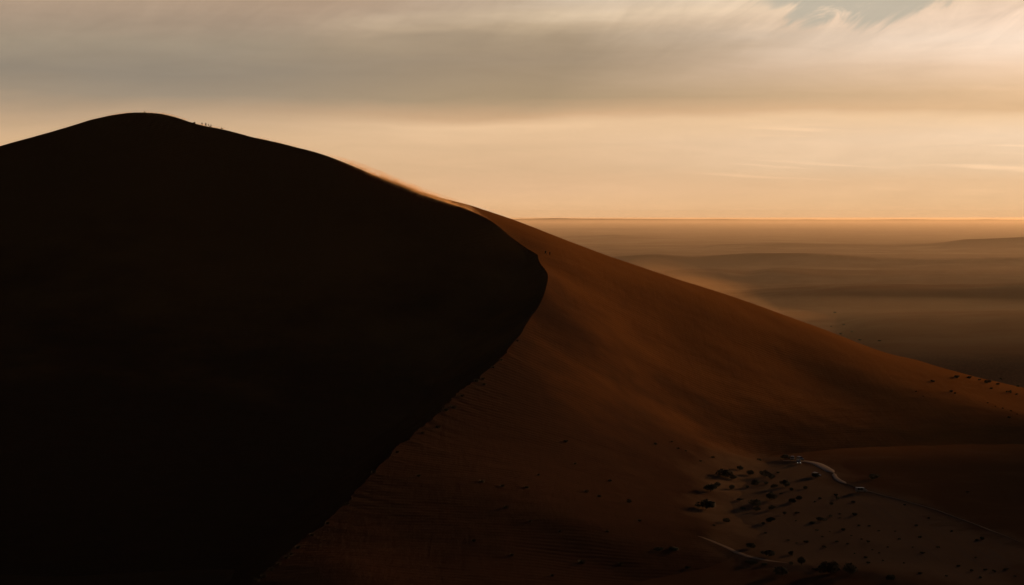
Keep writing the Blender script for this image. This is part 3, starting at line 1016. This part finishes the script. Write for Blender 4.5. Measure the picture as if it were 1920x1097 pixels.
def make_car(name, paint, label, loc, rz, lamps, van=False):
    e = empty(name, loc, rz)
    tag(e, label, 'van' if van else 'car', 'vehicles parked by the track')
    if van:
        prof = [(-2.3, 0.42), (2.25, 0.42), (2.38, 0.62), (2.36, 1.0), (1.75, 1.2), (1.15, 2.0), (-2.2, 2.05), (-2.36, 1.8), (-2.36, 0.6)]
        top = 2.05
    else:
        prof = [(-2.2, 0.45), (2.15, 0.45), (2.28, 0.65), (2.26, 1.02), (1.15, 1.14), (0.55, 1.72), (-1.75, 1.78), (-2.2, 1.2), (-2.26, 0.7)]
        top = 1.78
    body = bevel_mesh('body', prof, 0.94, (1.1, 0.76, top))
    mesh_obj('body', body, e, [paint])
    zt = top - 0.13
    ws = [((1.18, 1.17), (0.62, zt))] if not van else [((1.72, 1.26), (1.24, zt - 0.05))]
    for (a_, b_) in ws:
        V = [(a_[0] + 0.02, -0.82, a_[1]), (a_[0] + 0.02, 0.82, a_[1]), (b_[0] + 0.04, 0.70, b_[1]), (b_[0] + 0.04, -0.70, b_[1])]
        V += [(v[0] + 0.025, v[1], v[2] + 0.02) for v in V]
        mesh_obj('windscreen', py_mesh('windscreen', V, [(4, 5, 6, 7), (0, 3, 2, 1), (0, 1, 5, 4), (1, 2, 6, 5), (2, 3, 7, 6), (3, 0, 4, 7)]), e, [M_GLASS])
    for sy in (-1, 1):
        for (xa, xb) in ((-1.7, -0.75), (-0.65, 0.45)):
            yb = sy * 0.935; yt = sy * 0.80
            V = [(xa, yb, 1.16), (xb + 0.12, yb, 1.16), (xb - 0.1, yt, zt), (xa, yt, zt)]
            V += [(v[0], v[1] + sy * 0.02, v[2]) for v in V]
            mesh_obj('side_window', py_mesh('side_window', V, [(4, 5, 6, 7), (0, 3, 2, 1), (0, 1, 5, 4), (1, 2, 6, 5), (2, 3, 7, 6), (3, 0, 4, 7)]), e, [M_GLASS])
        for xw in (-1.4, 1.45):
            wh = mesh_obj('wheel', ring_mesh('wheel', 0.38, 0.24, 0.22), e, [M_TYRE])
            wh.location = (xw, sy * 0.84, 0.38)
            mesh_obj('rim', ring_mesh('rim', 0.225, 0.18, 0.03, 12), wh, [M_RIM])
        mesh_obj('headlight', box_mesh('headlight', (2.29, sy * 0.66, 0.86), (0.08, 0.3, 0.2)), e, [M_LAMP if lamps else M_LAMP_OFF])
        mesh_obj('tail_light', box_mesh('tail_light', (-2.27, sy * 0.74, 0.95), (0.07, 0.16, 0.26)), e, [M_RED])
        mesh_obj('mirror', box_mesh('mirror', (0.72, sy * 1.02, 1.2), (0.1, 0.2, 0.14)), e, [M_PAINT_D])
    mesh_obj('bumper', box_mesh('bumper', (2.31, 0, 0.55), (0.14, 1.75, 0.22)), e, [M_PAINT_D])
    return e


CARS = [(1488, 865.0, M_PAINT_G, 'vehicle at the left end of the pale track, beside the bush', R(-100), False, False),
        (1502, 865.4, M_PAINT_G, 'dim vehicle at the middle of the pale track, right of the first one', R(-70), False, False),
        (1500, 872.0, M_PAINT_D, 'dark vehicle with two lit headlights just below the pale track', R(-95), True, False),
        (1533, 896.0, M_PAINT_W, 'white vehicle alone in the open below the track, beside a tree', R(-60), False, False),
        (1618, 926.0, M_PAINT_W, 'long white van lying side-on in the shade under the dune foot', R(5), False, True)]
for px, py, pm, lab, rz, lp, van in CARS:
    loc, nrm = hit(px, py)
    if loc is not None:
        make_car('parked_van' if van else 'parked_car', pm, lab, loc + Vector((0, 0, 0.12)), rz, lp, van)

# ------------------------------------------------------------------ people
M_SKIN = simple('skin', (0.30, 0.17, 0.11), 0.6, 0.3)
M_HAIR = simple('hair', (0.02, 0.014, 0.01), 0.7, 0.2)
CLOTH = [simple('dark_cloth', (0.012, 0.012, 0.015), 0.9, 0.1), simple('navy_cloth', (0.025, 0.035, 0.07), 0.9, 0.1),
         simple('rust_cloth', (0.16, 0.04, 0.03), 0.9, 0.1), simple('grey_cloth', (0.09, 0.09, 0.09), 0.9, 0.1)]


def person(loc, rz, pose, label, group, shirt, trousers, size=1.75):
    e = empty('person', loc, rz)
    tag(e, label, 'person', group)
    hip = 0.92
    if pose == 'sit':
        hip = 0.18
    J = [Vector((0, 0, hip)), Vector((0, 0, hip + .22)), Vector((0.01, 0, hip + .45)), Vector((0, 0, hip + .56)), Vector((0.02, 0, hip + .66)), Vector((0.03, 0, hip + .80))]
    rad = [.15, .13, .15, .055, .075, .088]
    E = [(0, 1), (1, 2), (2, 3), (3, 4), (4, 5)]

    def chain(start, plist, rlist):
        last = start
        for p, r_ in zip(plist, rlist):
            J.append(Vector(p)); rad.append(r_); E.append((last, len(J) - 1)); last = len(J) - 1
    for s_ in (-1, 1):
        if pose == 'stand':
            chain(0, [(0, s_ * .10, hip - .06), (0.02, s_ * .12, .48), (0, s_ * .13, .09), (.15, s_ * .14, .04)], [.10, .062, .045, .035])
            chain(2, [(0, s_ * .20, hip + .46), (-.02, s_ * .26, hip + .18), (.06, s_ * .27, hip - .06), (.10, s_ * .27, hip - .15)], [.062, .042, .032, .030])
        elif pose == 'stride':
            chain(0, [(0, s_ * .10, hip - .06), (0.16 * s_ + .03, s_ * .13, .49), (0.30 * s_ - .04, s_ * .15, .09), (0.30 * s_ + .12, s_ * .15, .05)], [.10, .062, .045, .035])
            chain(2, [(0, s_ * .20, hip + .46), (-.12 * s_, s_ * .27, hip + .20), (-.10 * s_ + .12, s_ * .28, hip), (-.1 * s_ + .17, s_ * .27, hip - .08)], [.062, .042, .032, .030])
        elif pose == 'astride':
            chain(0, [(0, s_ * .11, hip - .06), (0.02, s_ * .26, .47), (0, s_ * .36, .08), (.15, s_ * .39, .04)], [.10, .065, .046, .035])
            chain(2, [(0, s_ * .21, hip + .45), (.0, s_ * .38, hip + .24), (.10, s_ * .24, hip + .05), (.13, s_ * .17, hip + .02)], [.062, .042, .032, .030])
        else:
            chain(0, [(0.05, s_ * .12, hip - .02), (.42, s_ * .16, hip + .30), (.70, s_ * .14, .06), (.84, s_ * .15, .05)], [.11, .065, .046, .035])
            chain(2, [(0.0, s_ * .20, hip + .44), (.16, s_ * .25, hip + .24), (.36, s_ * .12, hip + .30), (.42, s_ * .07, hip + .30)], [.062, .042, .032, .030])
    me = bpy.data.meshes.new('body_cage')
    me.from_pydata([tuple(v) for v in J], E, [])
    me.update()
    tmp = bpy.data.objects.new('body_cage', me)
    COL.objects.link(tmp)
    sk = tmp.modifiers.new('skin', 'SKIN')
    sk.use_smooth_shade = True
    if not me.skin_vertices:
        pass
    lay = me.skin_vertices[0].data
    for i, r_ in enumerate(rad):
        lay[i].radius = (r_, r_)
        lay[i].use_root = (i == 0)
    ss = tmp.modifiers.new('sub', 'SUBSURF'); ss.levels = 1; ss.render_levels = 1
    dg2 = bpy.context.evaluated_depsgraph_get()
    out = bpy.data.meshes.new_from_object(tmp.evaluated_get(dg2))
    bpy.data.objects.remove(tmp); bpy.data.meshes.remove(me)
    for m in (M_SKIN, shirt, trousers, CLOTH[0]):
        out.materials.append(m)
    for p in out.polygons:
        c_ = p.center
        z_ = c_.z
        if pose == 'sit':
            leg = c_.x > 0.12 and z_ < hip + .42 and not (abs(c_.y) < .3 and z_ > hip + .36)
            mi = 2 if leg or z_ < hip + .04 else (1 if z_ < hip + .56 else 0)
        else:
            mi = 3 if z_ < .10 else (2 if z_ < hip + .02 and abs(c_.y) < .21 + (0.2 if pose == 'astride' else 0) else (1 if z_ < hip + .56 else 0))
            if z_ > .1 and z_ < hip - .02 and abs(c_.y) > .235 and pose != 'astride':
                mi = 0
        p.material_index = mi
        p.use_smooth = True
    mesh_obj('body', out, e)
    # hair cap
    bm = bmesh.new()
    bmesh.ops.create_uvsphere(bm, u_segments=12, v_segments=8, radius=0.105)
    for v in bm.verts:
        v.co = Vector((0.02 + v.co.x * 1.02 - .012, v.co.y * .96, hip + .775 + v.co.z * 1.12 + (0.0 if v.co.z > -.02 else .03)))
    bmesh.ops.delete(bm, geom=[v for v in bm.verts if v.co.z < hip + .74 and v.co.x > 0.02], context='VERTS')
    hm = bpy.data.meshes.new('hair'); bm.to_mesh(hm); bm.free(); hm.shade_smooth()
    mesh_obj('hair', hm, e, [M_HAIR])
    # nose
    V = [(.112, 0, hip + .765), (.112, -.016, hip + .735), (.112, .016, hip + .735), (.142, 0, hip + .738)]
    mesh_obj('nose', py_mesh('nose', V, [(0, 1, 3), (0, 3, 2), (1, 2, 3), (0, 2, 1)]), e, [M_SKIN])
    s_ = size * 1.08 / 1.72
    e.scale = (s_ * 1.25, s_ * 1.25, s_)
    return e


def on_crest(px):
    """crest point nearest a bearing, upper part of the brink"""
    bx_ = CX + F * CR[:, 0] / CR[:, 1]
    bx_ = bx_[:int(np.argmax(bx_))]
    i = int(np.argmin(np.abs(bx_ - px)))
    return Vector(CR[i]), i


GP = 'people walking the upper crest'
for px, pose, lab, sh, tr, sz, rz in [
        (271, 'sit', 'lone tiny person on the very top of the dune', 0, 0, 1.6, 20),
        (379, 'stand', 'person standing at the upper end of the group on the crest', 1, 0, 1.75, -40),
        (385.3, 'astride', 'tallest person, in the middle of the group on the crest', 0, 0, 1.95, -60),
        (387.0, 'stand', 'person close beside the tallest one on the crest', 3, 0, 1.7, 30),
        (390, 'stride', 'shorter person walking just below the tallest one on the crest', 0, 1, 1.65, -30),
        (393, 'sit', 'person crouching low between two walkers on the crest', 0, 0, 1.6, -20),
        (395.3, 'stride', 'person walking at the lower end of the group on the crest', 3, 0, 1.7, -35),
        (415.5, 'sit', 'person sitting alone on the crest below the group', 1, 0, 1.75, -20)]:
    p, i = on_crest(px)
    person(p + Vector((0.3, 0.6, -0.10)), R(rz), pose, lab, GP, CLOTH[sh], CLOTH[tr], sz)
loc, _ = hit(1023, 477)
person(loc, R(-130), 'astride', 'person with legs apart standing where the crest bends, left of the other', 'two people at the bend of the crest', CLOTH[0], CLOTH[0], 1.95)
loc, _ = hit(1031, 478.5)
person(loc, R(-150), 'stand', 'person standing upright at the bend of the crest, right of the other', 'two people at the bend of the crest', CLOTH[0], CLOTH[0], 1.75)

# low pack lying on the crest, above the group
p, i = on_crest(366)
bm = bmesh.new()
bmesh.ops.create_icosphere(bm, subdivisions=3, radius=1.0)
for v in bm.verts:
    n_ = v.co.copy()
    v.co = Vector((n_.x * 1.35, n_.y * .8, n_.z * .55 + (0.28 if n_.x > 0 else 0) * max(0, n_.z))) * (1 + 0.12 * math.sin(5 * n_.x + 3 * n_.y))
mm = bpy.data.meshes.new('rock'); bm.to_mesh(mm); bm.free(); mm.shade_smooth()
M_ROCK = simple('dark_rock', (0.07, 0.045, 0.035), 0.9, 0.1)
rk = mesh_obj('rock', mm, None, [M_ROCK])
rk.location = p + Vector((0, 0.6, 0.15)); rk.scale = (.75, .75, .75)
tag(rk, 'low dark wedge of rock on the crest above the group of people', 'rock')


# ------------------------------------------------------------------ blown sand and haze
def volume_mat(name, col, dens, aniso, noise=None, lo_=0.4, hi_=0.7):
    m, nt_ = new_mat(name)
    pv = nt_.new('ShaderNodeVolumePrincipled')
    pv.inputs['Color'].default_value = col
    pv.inputs['Anisotropy'].default_value = aniso
    if noise:
        Pp = nt_.new('ShaderNodeTexCoord').outputs['Object']
        mp_ = nt_.new('ShaderNodeMapping'); nt_.put(mp_.inputs[0], Pp)
        mp_.inputs['Scale'].default_value = noise
        nn = nt_.noise(mp_.outputs[0], 1.0, 3.0, 0.55, 0.4)
        nt_.put(pv.inputs['Density'], nt_.m('MULTIPLY', nt_.rng(nn, lo_, hi_), dens))
    else:
        pv.inputs['Density'].default_value = dens
    oo = nt_.new('ShaderNodeOutputMaterial')
    nt_.put(oo.inputs['Volume'], pv.outputs[0])
    return m


def plume(name, i0, i1, rad_, rise, mat, seed):
    V = []; Fc = []
    idx = list(range(i0, i1, 4)); n = 14
    for k, i in enumerate(idx):
        u = k / (len(idx) - 1)
        env = math.sin(math.pi * u) ** 0.7
        r_ = rad_ * env * (1 + 0.5 * float(fbm(np.array([k * 0.12 + seed]), np.array([1.0]), 3)[0])) + 0.02
        for j in range(n):
            a_ = 6.28318 * j / n
            V.append((CR[i, 0] + math.cos(a_) * r_ * 1.6 + 1.0, CR[i, 1] + math.cos(a_) * r_ * 1.6 + 1.0, CR[i, 2] + rise * env + math.sin(a_) * r_))
    for k in range(len(idx) - 1):
        for j in range(n):
            a_ = k * n + j; b_ = k * n + (j + 1) % n
            Fc.append((a_, b_, b_ + n, a_ + n))
    Fc.append(tuple(range(n))[::-1]); Fc.append(tuple((len(idx) - 1) * n + j for j in range(n)))
    o = mesh_obj(name, py_mesh(name, V, Fc), None, [mat])
    return tag(o, kind='stuff')


bxs = CX + F * CR[:, 0] / CR[:, 1]
bxs = bxs[:int(np.argmax(bxs))]
ia = int(np.argmin(np.abs(bxs - 600))); ib = int(np.argmin(np.abs(bxs - 925)))
for q, (rd, rs, dn) in enumerate([(1.1, 0.15, 0.40), (1.9, 0.5, 0.13), (3.0, 1.0, 0.05)]):
    plume('blown_sand', ia + 14 * (2 - q), ib - 10 * (2 - q), rd, rs, volume_mat('blown_sand_%s' % 'abc'[q], (0.95, 0.55, 0.25, 1), dn, 0.55, (0.16, 0.16, 0.45), 0.30, 0.62), 3 + q)
ic = int(np.argmin(np.abs(bxs - 20)))
plume('blown_sand', ic, ia + 30, 0.7, 0.1, volume_mat('blown_sand_thin', (0.92, 0.62, 0.34, 1), 0.22, 0.55, (0.1, 0.1, 0.5), 0.38, 0.6), 9)


def puff(name, c_, s_, mat):
    bm_ = bmesh.new()
    bmesh.ops.create_icosphere(bm_, subdivisions=3, radius=1.0)
    for v in bm_.verts:
        v.co = Vector((v.co.x * s_[0], v.co.y * s_[1], v.co.z * s_[2])) * (1 + 0.1 * math.sin(3 * v.co.x + 4 * v.co.z))
    m_ = bpy.data.meshes.new(name); bm_.to_mesh(m_); bm_.free()
    o = mesh_obj(name, m_, None, [mat])
    o.location = c_
    o.rotation_euler = (0, R(18) if s_[2] * 2.5 > s_[0] * 0.4 else 0, R(20))
    return tag(o, kind='stuff')


M_DUST = volume_mat('drifting_dust', (0.80, 0.45, 0.20, 1), 0.0009, 0.3)
for (a_, b_, d, sx, sz_) in [(1240, 522, 1420, 34, 9), (1290, 540, 1440, 42, 12), (1340, 560, 1450, 44, 11), (1310, 548, 1460, 70, 17), (1280, 536, 1450, 55, 8), (1420, 590, 1470, 50, 7)]:
    x_, y_, z_ = P3(a_, b_, d)
    puff('dust_or_fill', (x_, y_, z_), (sx * K, 60 * K, sz_ * K), M_DUST)

M_FILL_HAZE = volume_mat('valley_fill_haze', (0.95, 0.70, 0.45, 1), 1.0e-4, 0.4)  # added haze volume, lightens the dark dune face behind the flank
for (a_, b_, d, sx, sy_, sz_) in [(1840, 600, 1860, 360, 400, 30)]:
    x_, y_, z_ = P3(a_, b_, d)
    puff('dust_or_fill', (x_, y_, Z0 + 12), (sx * K, sy_ * K, sz_ * K), M_FILL_HAZE)

HAZE_DENSITY = 6.0e-6
hz = box_mesh('haze', (0, 0, 0), (1, 1, 1), 0)
haze = mesh_obj('haze', hz, None, [volume_mat('haze_air', (0.96, 0.78, 0.62, 1), HAZE_DENSITY, 0.25)])
zl, zh = Z0 - 6.5, 165.0
haze.location = (0, 0, (zl + zh) / 2)
haze.scale = (150000, 150000, zh - zl)
tag(haze, kind='stuff')

# dust hanging low over the far plain
bank = mesh_obj('low_haze_bank', box_mesh('low_haze_bank', (0, 0, 0), (1, 1, 1), 0), None, [volume_mat('haze_low', (1.0, 0.75, 0.52, 1), 4.6e-5, 0.45)])
BT = -48 * K
bank.location = (8000, 36700, (Z0 - 2 + BT) / 2)
bank.scale = (90000, 70600, BT - (Z0 - 2))
tag(bank, kind='stuff')
